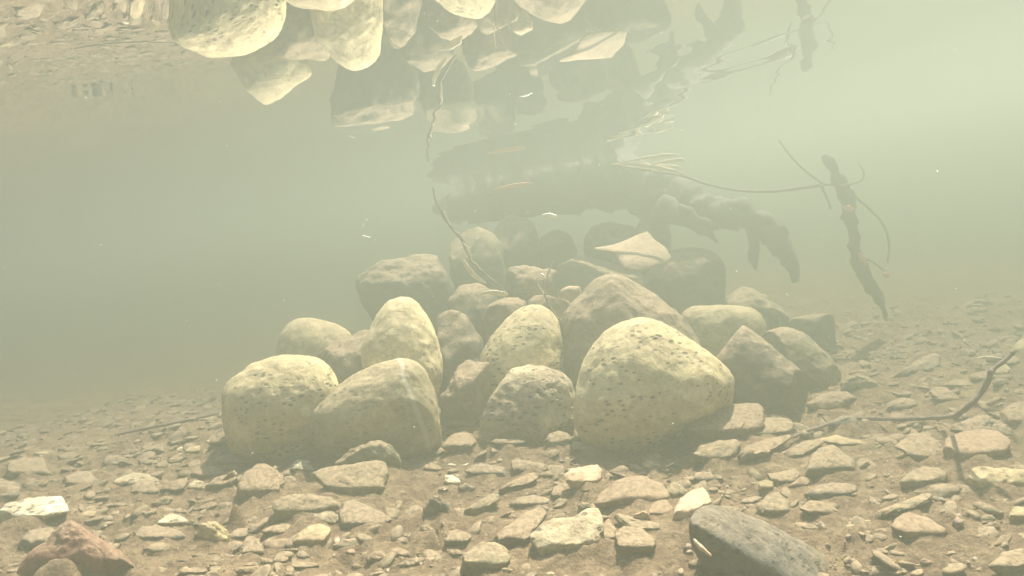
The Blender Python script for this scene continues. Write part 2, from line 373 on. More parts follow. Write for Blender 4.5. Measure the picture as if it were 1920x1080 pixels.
P_('brown cobble behind the top of the tall central boulder', 'brown', 1.52, '989,565 1005,550 1029,542 1060,553 1070,570 1068,630 1029,650 995,630', noise=.05)
P_('small pale cobble wedged against the left flank of the hunched brown boulder', 'peach', 1.56, '1049,545 1064,536 1087,536 1092,552 1085,585 1055,585')
P_('very dark sunken boulder filling the gap behind the hunched brown one', 'dark', 2.0, '1040,500 1080,478 1130,480 1190,500 1220,530 1200,620 1060,620', q=.7)
P_('dark boulder low in the pile, left of the silted rock and the lone leaf', 'dark', 1.60, '838,560 860,535 900,530 930,545 945,590 930,690 850,680', noise=.04)
stone('boulder', 'dim dark block standing alone in the murk at the far right', 'boulder', 'dark', 2.0, '1776,600 1800,575 1831,560 1862,566 1869,611 1862,660 1817,672 1782,655', q=.6, facets=3)
stone('boulder', 'dim pale-topped stone leaning on the lone dark block at the far right', 'boulder', 'olive', 1.8, '1790,630 1812,614 1835,616 1842,640 1825,658 1795,655')

# ---- stones of the riverbed
BED = 'stones lying on the riverbed'
def B_(label, mat, pts, D=None, name='stone', **k):
    k.setdefault('q', .62); k.setdefault('shear', 2.2); k.setdefault('v0', -.2); k.setdefault('t', .55); k.setdefault('noise', .10); k.setdefault('facets', 4); k.setdefault('smooth', 1.3)
    return stone(name, label, 'stone', mat, D, pts, group=BED, **k)
B_('blocky brown stone with a dark rounded left end, before the largest pale boulder', 'brown', '1265,798 1275,772 1294,759 1330,755 1378,757 1424,758 1438,772 1436,800 1400,825 1349,835 1281,842 1268,827', q=.6)
B_('long low tan stone lying against the right of the blocky brown stone', 'olive', '1349,811 1369,798 1401,788 1446,783 1479,783 1490,798 1482,812 1446,826 1394,834 1370,830')
B_('large dark grey foreground boulder with a lit top and a black left end', 'slate', '1291,989 1294,967 1310,950 1339,942 1382,954 1427,970 1476,996 1524,1022 1557,1044 1578,1080 1590,1150 1480,1170 1380,1140 1325,1070 1298,1025', D=.70, shear=1.3, v0=.0, vt=.6, q=.62, noise=.03, facets=0, name='boulder')
B_('rounded olive cobble with a tan right flank, in front of the veined wedge boulder', 'olive', '625,868 644,847 667,824 692,815 714,819 733,836 747,861 752,895 728,912 670,905', q=.85, shear=.2)
B_('jagged rock with a flat shaded face leaning on the rounded olive cobble', 'olive', '562,912 589,891 628,877 658,870 686,861 708,853 725,859 729,874 724,905 716,930 700,945 650,945 617,932 575,922', facets=4, smooth=.8, noise=.08)
B_('clump-like dark rough rock left of the jagged rock with the shaded face', 'brown', '442,915 456,886 483,869 522,866 532,872 535,897 519,932 497,952 464,950 444,940', facets=3, noise=.12)
B_('flat greenish stone with a thick dark left face, below the jagged rock', 'olive', '510,938 539,927 578,924 611,930 639,944 643,955 617,965 585,970 556,977 515,978', smooth=1)
B_('small knobbly pale stone tucked against the flat greenish one', 'rough', '562,972 567,958 583,949 611,949 622,958 635,969 632,991 594,990 564,990', noise=.09)
B_('bright yellow egg-like stone below the knobbly pale one', 'yellow', '545,1019 556,1002 578,986 600,980 619,988 624,1002 618,1018 583,1031 556,1027')
B_('dark stone dotted with pale grit and a tan right half', 'grey', '635,978 642,949 661,941 694,947 728,958 747,969 754,982 733,992 700,998 656,1003 639,998', smooth=1)
B_('tiny cone-shaped pebble in front of the grit-dotted dark stone', 'brown', '668,1003 673,990 681,983 692,990 697,1003', name='pebble')
B_('upright dark triangular stone with a sharp tip', 'dark', '790,975 797,944 811,918 831,938 856,970 817,979', shear=.1, smooth=.5, facets=2)
B_('low dark wedge stone left of the bright yellow egg-like one', 'dark', '481,1002 511,986 539,977 561,980 560,1000 544,1010')
B_('round ochre cobble with a cracked top near the lower left', 'yellow', '365,1030 366,1002 378,981 400,977 419,986 431,1002 427,1020 397,1032', q=.85, shear=.2)
B_('small slanted grey pebble right of the ochre cobble', 'grey', '424,1020 428,1005 444,991 464,988 465,1002 444,1018', name='pebble')
B_('large red triangular stone in the lower left corner', 'red', '34,1072 53,1044 83,1019 111,986 131,974 156,986 172,999 200,1013 231,1033 252,1051 217,1072 167,1084 97,1084', facets=1, q=.62, smooth=.8, shear=.8, v0=.0, noise=.05, D=.80, sink=12)
B_('sparkling white-yellow rock at the left edge of the view', 'white', '-14,965 17,941 44,934 83,932 119,931 139,944 136,960 97,970 83,982 28,992 -12,992', noise=.09)
B_('grey slab between the red stone and the sparkling rock', 'grey', '34,1015 53,994 94,989 108,997 80,1022 42,1037')
B_('flat olive stone with a dark front, first from the left at the murky edge', 'olive', '0,880 17,863 50,858 81,858 91,869 102,889 92,895 42,906 4,892', smooth=1)
B_('rounded grey stone cut by the left border of the view', 'grey', '-30,900 0,895 22,898 37,913 40,928 17,946 0,955 -30,945')
B_('small grey upright stone right of the one cut by the left border', 'grey', '36,907 53,895 67,899 71,919 50,926')
B_('smooth grey-green cobble behind the large silted flat patch', 'grey', '122,893 144,883 167,883 185,902 180,916 147,922 121,919')
B_('dim bluish stone at the murky edge above the rough pale one', 'grey', '191,871 197,855 222,854 243,861 238,876 211,884')
B_('low rough pale stone with a scalloped top, at the left', 'rough', '208,912 222,899 250,887 278,886 306,899 312,908 278,916 232,917', noise=.09)
B_('smooth dome-like grey stone in front of the scalloped pale one', 'grey', '243,925 248,906 264,898 283,902 294,917 299,932 256,934')
B_('dark curved stone like a bent finger, right of the dome-like grey one', 'dark', '292,922 314,905 339,898 357,904 346,917 311,934 294,928')
B_('arched brown stone behind the small crumbly pale pebble', 'brown', '355,896 372,877 397,872 425,877 433,890 389,899 361,903')
B_('dark elongated shard with a bright yellow tip', 'dark', '384,917 403,897 417,891 440,884 449,889 433,905 391,926')
B_('bright yellow chip lying on the end of the dark shard', 'yellow', '413,899 425,888 441,882 448,886 444,893 426,900', D=.93, name='pebble', shear=.2)
B_('small crumbly pale pebble left of the dark shard', 'rough', '348,914 356,903 367,899 383,905 384,917 364,926', name='pebble')
B_('smooth almond-shaped grey stone below the pink and white quartz', 'grey', '250,998 264,987 294,984 328,994 354,1008 338,1024 306,1016 267,1011')
B_('jagged pink and white quartz pebble above the almond-shaped stone', 'white', '292,982 308,966 331,963 350,974 353,988 328,990', noise=.12)
B_('small olive stone under the point of the almond-shaped one', 'olive', '268,1029 283,1019 303,1016 323,1026 306,1040 281,1045')
B_('low cream stone on the bottom border, right of the red stone', 'yellow', '259,1071 281,1061 306,1063 328,1063 324,1078 292,1083')
B_('thin flat stone at the dim far edge of the left bed', 'olive', '256,849 281,836 303,833 314,841 292,851')
B_('bright-topped small stone at the dim far edge of the left bed', 'yellow', '337,850 356,838 376,835 374,847 356,853')
B_('dark peaked stone at the left foot of the pitted oval boulder', 'dark', '388,828 417,811 433,811 443,832 411,842')
B_('long flat tan slab in front of the pitted oval boulder', 'olive', '392,876 402,853 433,847 483,851 508,861 480,872 428,881')
B_('flat dappled stone under the gap between oval and veined boulders', 'olive', '531,856 556,838 594,824 631,821 641,833 635,851 600,860 556,865', smooth=1)
B_('small plain tan stone left of the flat dappled one', 'olive', '498,853 519,840 542,840 536,857')
B_('dark pebble with one white broken face', 'white', '537,883 556,862 578,861 590,880 556,891', facets=3)
B_('low brown stone to the right of the rounded olive cobble', 'brown', '742,851 769,831 794,833 813,845 794,857 756,860')
B_('cream ring-shaped shell fragment lying on the silt', 'white', '838,872 843,866 860,864 880,865 884,871 871,878 848,878', name='shell_fragment', noise=.1)
B_('crumbly white pebble below the shell fragment', 'white', '828,906 834,894 850,890 864,898 862,908 846,914', name='pebble', noise=.16)
B_('low grey slab touching the left end of the brick-like slab', 'grey', '870,889 883,874 911,870 950,872 953,890 911,896 873,896', q=.6)
B_('brick-like rounded grey-green slab in the middle of the bed', 'grey', '950,879 955,867 981,864 1022,866 1037,874 1035,888 994,892 953,890', q=.5)
B_('angular whitish stone with a peach front corner', 'peach', '1056,890 1072,877 1100,873 1122,872 1130,883 1127,899 1103,915 1092,926 1078,928 1067,906', facets=4, smooth=.8)
B_('dark squat stone at the lower left of the angular whitish one', 'dark', '1032,941 1036,916 1056,904 1070,908 1077,930 1058,940')
B_('low dark-fronted stone left of the squat dark one', 'grey', '951,947 972,933 1000,926 1033,936 1022,948 978,954')
B_('long rough silty stone lying diagonally under the grey slabs', 'brown', '917,922 956,902 994,888 1018,888 1010,904 967,915 933,926', noise=.1)
B_('smooth olive slab slanting up to the right of the dark triangle', 'olive', '862,961 892,941 925,924 941,936 917,951 894,970')
B_('dark-sided long stone running into the left of the horseshoe rock', 'dark', '912,1013 950,983 983,961 1019,949 1033,963 1016,985 996,1005 986,1040 961,1042')
B_('large pale-rimmed rock with a hollow silted top like a horseshoe', 'rough', '984,1004 1008,986 1036,969 1078,969 1103,951 1122,953 1135,972 1133,997 1121,1032 1094,1042 1064,1040 1036,1062 1008,1065 990,1048', smooth=1, noise=.07)
B_('broad brown rock with a toothed dark front, right of the horseshoe rock', 'brown', '1151,999 1172,983 1203,988 1228,1008 1242,1026 1203,1044 1164,1051 1156,1020', facets=3, noise=.08)
B_('narrow brown stone squeezed between horseshoe rock and toothed rock', 'brown', '1122,1025 1131,980 1142,970 1157,994 1152,1013 1133,1031')
B_('wide low reddish dome half buried in silt', 'rose', '1110,942 1147,902 1183,891 1217,891 1242,908 1255,930 1248,950 1217,958 1161,958')
B_('smooth reddish oval stone at the lower right of the reddish dome', 'rose', '1209,964 1226,941 1250,935 1263,952 1258,971 1231,979 1214,976')
B_('thin greenish slat pointing down to the right', 'olive', '1142,967 1158,960 1189,970 1231,979 1272,992 1278,1002 1256,1008 1217,998 1156,980', name='flat_stone')
B_('small round pale pebble resting on the greenish slat', 'peach', '1187,968 1203,957 1217,961 1221,974 1205,978 1191,976', D=.815, name='pebble', shear=.1)
B_('tall pale tan slab stone touching the dark foreground boulder', 'peach', '1256,980 1273,937 1297,918 1320,911 1333,921 1332,943 1312,957 1296,974 1276,993')
B_('small two-toned stone above the tall pale tan slab', 'olive', '1247,915 1262,900 1278,912 1290,926 1271,940 1253,931', facets=3)
B_('dark oval stone under the left end of the dark foreground boulder', 'dark', '1238,1040 1252,1012 1290,998 1318,1010 1325,1035 1290,1055 1255,1056', D=.78)
B_('leaf-shaped olive stone below the blocky brown stone', 'olive', '1289,857 1313,834 1346,827 1382,827 1390,837 1374,860 1349,880 1323,875 1295,868', smooth=1)
B_('brown stone with a drooping left end, below the long low tan stone', 'brown', '1375,862 1401,834 1446,821 1482,816 1494,824 1460,842 1446,855 1411,860 1382,874')
B_('knobbly little brown stone under the drooping one', 'brown', '1386,870 1407,853 1433,856 1442,869 1420,881 1394,881', noise=.1)
B_('crooked shard with a pale lit edge, left of the faceted stone', 'olive', '1438,857 1476,843 1508,827 1552,823 1542,836 1508,854 1479,870 1451,870', facets=3)
B_('faceted greenish grey stone with a broken dark lower side', 'olive', '1496,884 1511,856 1537,837 1563,832 1582,850 1604,869 1602,896 1570,897 1544,897 1516,910', facets=6, noise=.03, smooth=.7)
B_('curved thin flake casting a dark gap beneath it', 'olive', '1428,893 1459,886 1492,876 1503,886 1487,907 1453,917', name='flat_stone')
B_('tiny yellow-green pebble left of the small pinkish one', 'yellow', '1419,917 1424,905 1433,899 1450,902 1452,916 1435,921', name='pebble')
B_('small pinkish finger-shaped pebble', 'rose', '1477,914 1498,895 1518,893 1521,906 1498,923', name='pebble')
B_('lumpy olive rock just above the dark foreground boulder', 'olive', '1415,950 1437,928 1459,921 1478,940 1481,962 1474,976 1438,974', facets=3)
B_('low banded brown stone right of the lumpy olive rock', 'brown', '1496,953 1518,937 1550,941 1578,957 1575,973 1534,968 1503,964')
B_('long yellow slab slanting below the bare twig', 'yellow', '1531,817 1546,808 1572,815 1598,825 1631,833 1640,844 1611,846 1580,839 1549,829', name='flat_stone')
B_('big brown stone with a dark hollow front, left of the shadowed slab', 'brown', '1672,848 1701,816 1727,808 1753,823 1776,841 1779,865 1769,882 1740,882 1722,872 1700,857')
B_('flat tan slab crossed by the shadow of the twig', 'rose', '1772,820 1805,806 1844,803 1873,809 1895,826 1893,846 1857,862 1805,882 1777,884 1769,847', name='flat_stone', q=.55)
B_('long dark-sided slab behind the shadowed flat slab', 'grey', '1778,808 1802,775 1850,780 1898,804 1930,833 1930,852 1865,820 1817,812')
B_('yellow crusted rock at the right border with a dark underside', 'yellow', '1811,897 1818,873 1831,866 1857,874 1896,882 1940,895 1940,930 1883,912 1857,908 1844,926 1821,918', noise=.08)
B_('flat olive stone with a fine crack along its front', 'olive', '1684,907 1701,888 1733,873 1764,877 1781,891 1774,900 1740,908 1712,919 1694,921', name='flat_stone')
B_('long thin slat with a row of dark notches on its front edge', 'olive', '1622,974 1650,956 1701,937 1740,922 1754,930 1727,947 1676,962 1629,983', name='flat_stone')
B_('silted slab with a thin bluish lit edge and a deep shadow', 'grey', '1490,920 1530,908 1570,905 1606,911 1610,927 1572,939 1520,938', name='flat_stone')
B_('bright ochre stone cut by the right border, below the crusted rock', 'yellow', '1889,958 1905,946 1940,940 1940,985 1897,980')
B_('wide smooth tan stone low in the right foreground', 'rose', '1651,992 1676,966 1707,960 1743,970 1778,992 1760,1015 1686,1017')
B_('half-buried slab near the lower right corner', 'olive', '1850,1060 1880,1035 1925,1025 1935,1065 1890,1085')
B_('rounded grey-green cobble beyond the sharp-edged dark rock', 'olive', '1565,724 1578,709 1600,700 1624,699 1644,707 1655,724 1660,738 1631,750 1602,746 1580,737', q=.85, shear=.3)
B_('thin dark-faced wedge rising to the right on the far bed', 'grey', '1662,709 1698,687 1731,669 1753,663 1763,671 1763,692 1738,702 1698,708', smooth=.8)
B_('small dark-fronted stone on the bed above the bare twig', 'grey', '1662,763 1671,749 1693,746 1713,753 1720,766 1693,778 1671,774')
B_('brown stone with an arched crest beside the sharp-edged dark rock', 'brown', '1512,760 1538,740 1564,733 1587,733 1609,744 1597,760 1560,770 1530,782', noise=.08)
B_('yellow rounded stone seen just behind the tip of the bare twig', 'yellow', '1860,700 1871,687 1884,681 1895,691 1891,704 1873,711')
B_('pale olive stone above the yellow rounded one at the right', 'olive', '1874,682 1893,668 1907,670 1915,681 1898,688')
B_('pale ochre stone at the right border, highest on the bed', 'yellow', '1898,658 1904,640 1925,630 1940,660 1910,672')
B_('brown rock with a shaded left side at the right border', 'brown', '1871,775 1898,756 1940,748 1940,805 1910,815 1883,795')
B_('low smooth brown stone in the middle of the right bed', 'brown', '1736,746 1753,729 1776,726 1798,740 1806,758 1769,762')
B_('thin flat stone with a dark left corner on the far right bed', 'olive', '1758,724 1787,712 1816,710 1833,722 1798,732', name='flat_stone')
B_('flat silty stone below the largest pale boulder', 'grey', '1062,842 1075,830 1100,828 1128,838 1118,852 1080,856', name='flat_stone')
B_('rounded silt-covered stone below the crusted pale boulder', 'olive', '1020,825 1030,810 1048,807 1066,816 1074,832 1050,842 1026,840')
B_('long thin grey stone under the crusted pale boulder', 'grey', '914,836 930,824 965,821 990,823 985,832 945,838', name='flat_stone')
B_('curved silty rock at the foot of the dark upright stone', 'brown', '832,800 850,780 880,768 900,775 897,800 865,812', noise=.08)
B_('silt mound-like brown rock under the veined boulder right corner', 'brown', '826,838 850,812 878,808 895,820 890,845 850,852', noise=.1)
B_('big pale-edged flat stone on the bottom border', 'olive', '866,1045 900,1018 930,1013 952,1025 957,1045 935,1072 900,1085 860,1078', name='flat_stone')
B_('tiny dark stone beside the pale-edged flat one on the bottom border', 'dark', '915,1085 920,1067 940,1070 950,1085', name='pebble')
B_('dark tuft-like lump between olive slab and pale-edged flat stone', 'dark', '832,1020 840,995 858,992 885,1005 880,1022 850,1028', noise=.15)
B_('low dark green stone near the bottom border left of centre', 'dark', '525,1062 545,1050 575,1052 600,1058 598,1068 565,1070')
B_('small slope-backed brown stone above the low dark green one', 'brown', '445,1035 460,1005 475,1003 492,1025 498,1045 470,1052', facets=3)
# ---------------------------------------------------------------- tubes: twigs, roots, straw
def tube(name, pts, mat, parent=None, sides=10, rough=.12, seg=7, flat=1.0, seed=1):
    P = np.array([list(unproj(p[0], p[1], p[2])) for p in pts]); Rr = np.array([p[3] * p[2] / F_PX for p in pts])
    n_ = len(P); out = []; rad = []
    for i in range(n_ - 1):
        p0, p1, p2, p3 = P[max(i - 1, 0)], P[i], P[i + 1], P[min(i + 2, n_ - 1)]
        for s in np.arange(seg) / seg:
            out.append(.5 * ((2 * p1) + (-p0 + p2) * s + (2 * p0 - 5 * p1 + 4 * p2 - p3) * s * s + (-p0 + 3 * p1 - 3 * p2 + p3) * s ** 3))
            rad.append(Rr[i] * (1 - s) + Rr[i + 1] * s)
    out.append(P[-1]); rad.append(Rr[-1]); out = np.array(out); rad = np.array(rad)
    out += (fbm(out * (20 if rad.max() > .012 else 60) + seed, 2)[:, None] * np.array([.4, .3, .5]) * rad[:, None]) * rough * 3
    T = np.gradient(out, axis=0); T /= np.linalg.norm(T, axis=1)[:, None]
    ref = np.array(FW); A = np.cross(T, ref); A /= np.linalg.norm(A, axis=1)[:, None]; B = np.cross(T, A)
    th = np.arange(sides) * 2 * np.pi / sides; vs = []
    for k in range(len(out)):
        ring = out[k] + rad[k] * (np.cos(th)[:, None] * A[k] + flat * np.sin(th)[:, None] * B[k])
        vs.append(ring)
    vs = np.concatenate(vs); vs = vs + (vs - np.repeat(out, sides, 0)) * (fbm(vs * (30 if rad.max() > .012 else 90) + seed, 4)[:, None] * rough * 2)
    fs = [(k * sides + j, k * sides + (j + 1) % sides, (k + 1) * sides + (j + 1) % sides, (k + 1) * sides + j) for k in range(len(out) - 1) for j in range(sides)]
    fs += [tuple(range(sides))[::-1], tuple((len(out) - 1) * sides + j for j in range(sides))]
    if parent is None:
        return mesh_obj(name, vs, fs, M[mat], loc=tuple(out[0]))
    o = mesh_obj(name, vs - np.array(parent.location), fs, M[mat], parent=parent)
    return o

lg = tube('sunken_log', [(812,392,2.34,5),(845,386,2.32,22),(900,374,2.28,42),(980,356,2.25,50),(1080,340,2.22,52),(1150,340,2.18,52),(1230,362,2.14,46),(1300,385,2.08,34),(1350,398,2.02,28),(1405,405,1.98,22),(1448,440,1.96,22),(1475,480,1.95,18),(1492,528,1.94,5)], 'bark', sides=20, rough=.2, seg=12)
tag(lg, 'dark sunken log bending down to the right behind the top of the pile', 'log')
tube('branch_stub', [(1405,408,1.98,14),(1413,440,1.98,11),(1412,470,1.98,10),(1416,506,1.98,3)], 'bark', lg, rough=.2)
tube('splinter', [(1230,385,2.0,26),(1285,408,1.98,18),(1320,432,1.97,10),(1345,455,1.96,2)], 'bark', lg, rough=.25)
tube('splinter', [(1270,395,1.98,16),(1310,412,1.97,11),(1345,425,1.96,2)], 'bark', lg, rough=.25)
stk = tube('waterlogged_stick', [(1546,288,1.72,4),(1556,305,1.72,9),(1572,335,1.72,13),(1590,372,1.72,14),(1592,400,1.72,13),(1600,440,1.72,9),(1606,478,1.72,13),(1622,515,1.73,12),(1648,560,1.74,8),(1662,600,1.75,3)], 'bark', sides=14, rough=.3, seg=10, seed=5)
tag(stk, 'knotty dark stick hanging upright in the water at the right', 'stick')
tube('side_twig', [(1596,362,1.72,3),(1630,392,1.72,2.4),(1655,420,1.72,2.2),(1667,455,1.72,2),(1664,492,1.72,1.3)], 'twig', stk)
tube('side_twig', [(1545,346,1.72,2.4),(1580,347,1.7,2),(1612,340,1.69,1.8),(1620,325,1.69,1.6),(1611,308,1.69,1.2)], 'twig', stk)
tube('side_twig', [(1610,482,1.72,2.5),(1635,490,1.71,2),(1658,508,1.71,1.6)], 'twig', stk)
tube('side_twig', [(1540,347,1.7,3),(1552,375,1.7,2),(1558,392,1.7,2)], 'twig', stk)
tube('leaf_scrap', [(1610,474,1.69,2),(1617,484,1.69,7),(1625,496,1.69,2)], 'leaf_orange', stk, flat=.4)
tube('leaf_scrap', [(1655,514,1.69,2),(1662,516,1.69,6),(1668,519,1.69,2)], 'leaf_orange', stk, flat=.4)
tube('leaf_scrap', [(1580,388,1.69,2),(1590,391,1.68,7),(1600,392,1.69,2)], 'leaf_orange', stk, flat=.4)
t1 = tube('long_twig', [(1148,309,1.9,1.6),(1215,319,1.88,2.4),(1280,330,1.86,2.6),(1340,349,1.84,2.8),(1400,358,1.8,3),(1470,357,1.76,3),(1545,345,1.72,3.5)], 'twig')
tag(t1, 'long thin twig sagging from the surface by the log across to the upright stick', 'twig')
t2 = tube('thin_twig', [(1460,262,1.7,1.4),(1480,290,1.7,1.8),(1510,320,1.71,2.2),(1545,346,1.72,2.6)], 'twig')
tag(t2, 'short thin twig slanting from the water surface down to the upright stick', 'twig')
st = tube('dead_grass', [(1146,308,1.88,1.2),(1190,308,1.86,3),(1240,315,1.85,3.5),(1290,328,1.84,1.6)], 'straw', flat=.4)
tag(st, 'bleached dead grass caught on the long twig just under the surface', 'dead grass')
for s in ([(1160,306,1.87,1.2),(1205,297,1.86,2.6),(1245,292,1.85,4.5),(1275,290,1.84,1.2)], [(1200,314,1.86,1.2),(1240,304,1.85,2.4),(1275,300,1.84,4),(1285,301,1.84,1)],
          [(1185,310,1.87,1),(1230,309,1.86,2),(1268,313,1.85,3),(1276,314,1.84,1)], [(1195,300,1.87,1),(1215,308,1.86,1.6),(1222,322,1.86,1)]):
    tube('grass_blade', s, 'straw', st, flat=.35)
ot = tube('red_dead_leaf', [(925,356,1.75,1),(955,350,1.74,4),(985,346,1.74,4),(998,344,1.74,1)], 'leaf_orange', flat=.3)
tag(ot, 'small reddish dead leaf floating in the dim water left of the log', 'leaf')
b1 = tube('bent_twig', [(812,352,1.5,2),(820,383,1.5,2.4),(845,424,1.5,3),(868,450,1.5,3.4),(884,488,1.48,3),(908,512,1.47,2.6),(932,534,1.46,1.6)], 'twig', rough=.4)
tag(b1, 'bent knobbly twig hanging from the surface before the pale-rimmed boulder', 'twig')
tube('side_twig', [(845,424,1.5,1.6),(838,410,1.49,1.2),(832,396,1.49,1)], 'straw', b1)
tube('side_twig', [(884,488,1.48,1.6),(880,470,1.47,1.6),(868,455,1.47,1)], 'straw', b1)
b2 = tube('pale_twig', [(869,488,1.47,3),(878,504,1.47,4.5),(893,519,1.47,4.5),(911,531,1.46,2)], 'straw', flat=.6)
tag(b2, 'short pale curved twig just left of the end of the bent twig', 'twig')
lf = tube('pale_leaf', [(898,552,1.40,1),(912,549,1.4,3),(930,549,1.4,5.5),(946,551,1.4,4),(953,553,1.4,1)], 'straw', flat=.35)
tag(lf, 'narrow pale leaf hanging level above the silt-speckled stone', 'leaf')
u1 = tube('upright_twig', [(1038,490,1.45,1.2),(1026,518,1.43,1.8),(1021,552,1.41,2.4),(1036,584,1.40,2.2),(1054,606,1.38,2),(1063,632,1.36,1.6)], 'twig', rough=.3)
tag(u1, 'thin upright twig standing behind the tall central boulder', 'twig')
tube('side_twig', [(1021,552,1.41,1.6),(1010,535,1.41,1.2),(1008,520,1.41,.8)], 'straw', u1)
D1 = lambda x, y, k=.975: ground_D(x, y) * k
bt = tube('bare_twig', [(1480,822,D1(1480,822),1.6),(1515,808,D1(1515,808),3),(1556,795,D1(1556,795),3.2),(1602,785,D1(1602,785),3.4),(1680,786,D1(1680,786,.96),3.6),(1760,783,D1(1760,783,.93),4.2),(1798,776,.885,4.6),(1840,735,.865,5),(1857,702,.86,5.4),(1864,692,.86,4.4),(1885,675,.86,4),(1900,661,.86,3.4)], 'twig', rough=.15)
tag(bt, 'bare dark twig lying on the right bed with its tip curving upward', 'twig')
tube('bud', [(1852,699,.858,2),(1857,697,.858,5),(1862,694,.858,2)], 'twig', bt)
tube('bud', [(1897,666,.858,2),(1899,662,.858,5),(1902,658,.858,3)], 'twig', bt)
tube('side_twig', [(1556,795,D1(1556,795),1.5),(1548,789,D1(1556,790),1.4),(1540,779,D1(1556,790,.96),1)], 'twig', bt)
fs_ = tube('faint_stick', [(216,816,D1(216,816),2),(262,806,D1(262,808),2.5),(310,796,D1(310,800),3),(408,775,D1(408,785),3)], 'twig')
tag(fs_, 'faint pale stick on the dim bed left of the pitted oval boulder', 'stick')
for nm, lab, pts, mt_ in (
    ('straw', 'short white straw on the far right bed before the lone dark block', [(1808,638,1.4,1.4),(1814,645,1.4,2.6),(1822,655,1.4,1.2)], 'straw'),
    ('thin_twig', 'tiny dark twig on the silt below the largest pale boulder', [(1247,876,D1(1247,876),1.2),(1270,866,D1(1270,866),1.8),(1296,857,D1(1296,857),1.4)], 'twig'),
    ('brown_sliver', 'reddish sliver leaning on the black end of the grey foreground boulder', [(1301,1011,.665,2),(1314,1026,.66,5),(1334,1043,.655,2)], 'peach'),
    ('straw', 'pale needle drifting left of the wide dark block, upper of two', [(680,425,1.3,.9),(688,411,1.3,1.4)], 'fleck'),
    ('straw', 'pale needle drifting left of the wide dark block, lower of two', [(680,442,1.3,.9),(694,446,1.3,1.4)], 'fleck'),
    ('straw', 'thin straw lying on the right bed left of the tip of the bare twig', [(1832,672,1.05,.8),(1850,669,1.05,1.5),(1880,672,1.04,1)], 'straw'),
    ('pale_chip', 'bright chip floating over the faint far row of boulders', [(1017,403,1.5,1),(1030,402,1.5,3.5),(1043,406,1.5,3)], 'fleck')):
    o = tube(nm, pts, mt_); tag(o, lab, 'leaf' if nm == 'pale_chip' else 'sliver' if nm == 'brown_sliver' else 'twig' if 'twig' in nm else 'straw')

# ---------------------------------------------------------------- scattered pebbles
kinds = [('brown', 'small silt-brown pebble bedded among the larger stones'), ('grey', 'small grey pebble bedded among the larger stones'),
         ('olive', 'small olive pebble bedded among the larger stones'), ('rose', 'small reddish pebble bedded among the larger stones'),
         ('yellow', 'tiny yellow pebble bedded among the larger stones'), ('dark', 'small dark pebble bedded among the larger stones')]
foot = list(FOOT); cnt = 0; rs = np.random.default_rng(11)
def hz_y(px): return 389 - .18 * (px - 960)
while cnt < 290:
    px = rs.uniform(-30, 1950); lo = 840 if px < 450 else 815 if px < 1250 else 830 - (px - 1250) * .34
    py = lo + (1085 - lo) * rs.random() ** 1.2
    D = ground_D(px, py)
    if D > 1.7 or D < 0: continue
    wp = float(np.clip(rs.lognormal(3.25, .45), 10, 80)) * (1.0 if D < 1 else .8)
    if any(a - 2 < px < c + 2 and b < py < d + 2 for a, b, c, d in foot): continue
    h = wp * rs.uniform(.25, .6); N = rs.integers(6, 9)
    an = np.sort(rs.uniform(0, 2 * np.pi, N)); an = (np.arange(N) + rs.uniform(-.3, .3, N)) * 2 * np.pi / N
    tl = rs.uniform(-.35, .2)
    pts = [(px + wp / 2 * math.cos(a) * k - 0, py + h / 2 * math.sin(a) * k + tl * wp / 2 * math.cos(a)) for a, k in zip(an, rs.uniform(.8, 1.15, N))]
    ki = rs.choice(6, p=[.32, .2, .26, .1, .04, .08])
    foot.append((px - wp * .4, py - h * .4, px + wp * .4, py + h * .4))
    stone('pebble', kinds[ki][1], 'pebble', kinds[ki][0], ground_D(px, py + h * .3), pts, sub=4 if wp > 20 else 3, shear=rs.uniform(.7, 2.2), noise=.13, q=.65, facets=int(rs.integers(2, 6)), smooth=1.5, t=.6, group=kinds[ki][1].replace('small ', '').replace('tiny ', '').replace('pebble', 'pebbles').replace(' bedded among the larger stones', ' in the silt'), seed=cnt + 1000)
    cnt += 1

# riverbed sheet, silt banked up a little against each stone
xs = axis(-14, -1.2, 1.2, 14, .0042)
ys = np.concatenate([axis(-14, .55, 1.4, 1.4, .0034), axis(1.4, 1.4, 2.4, 14, .007)[1:]])
X, Y, fc = grid(xs, ys)
Z = ground_z(X, Y)
for mx_, my_, sz_, top_ in MOUND:
    d2 = ((X - mx_) ** 2 + (Y - my_) ** 2) / (sz_ * 1.15) ** 2; near_ = d2 < 6
    Z[near_] += np.clip(top_ - Z[near_] - .004, 0, 1) * .58 * np.exp(-d2[near_]) * (1 + .5 * pnoise(np.stack([X[near_] * 40, Y[near_] * 40, 0 * X[near_]], -1)))
rb = mesh_obj('riverbed', np.stack([X, Y, Z], -1), fc, M['silt']); tag(rb, kind='structure')

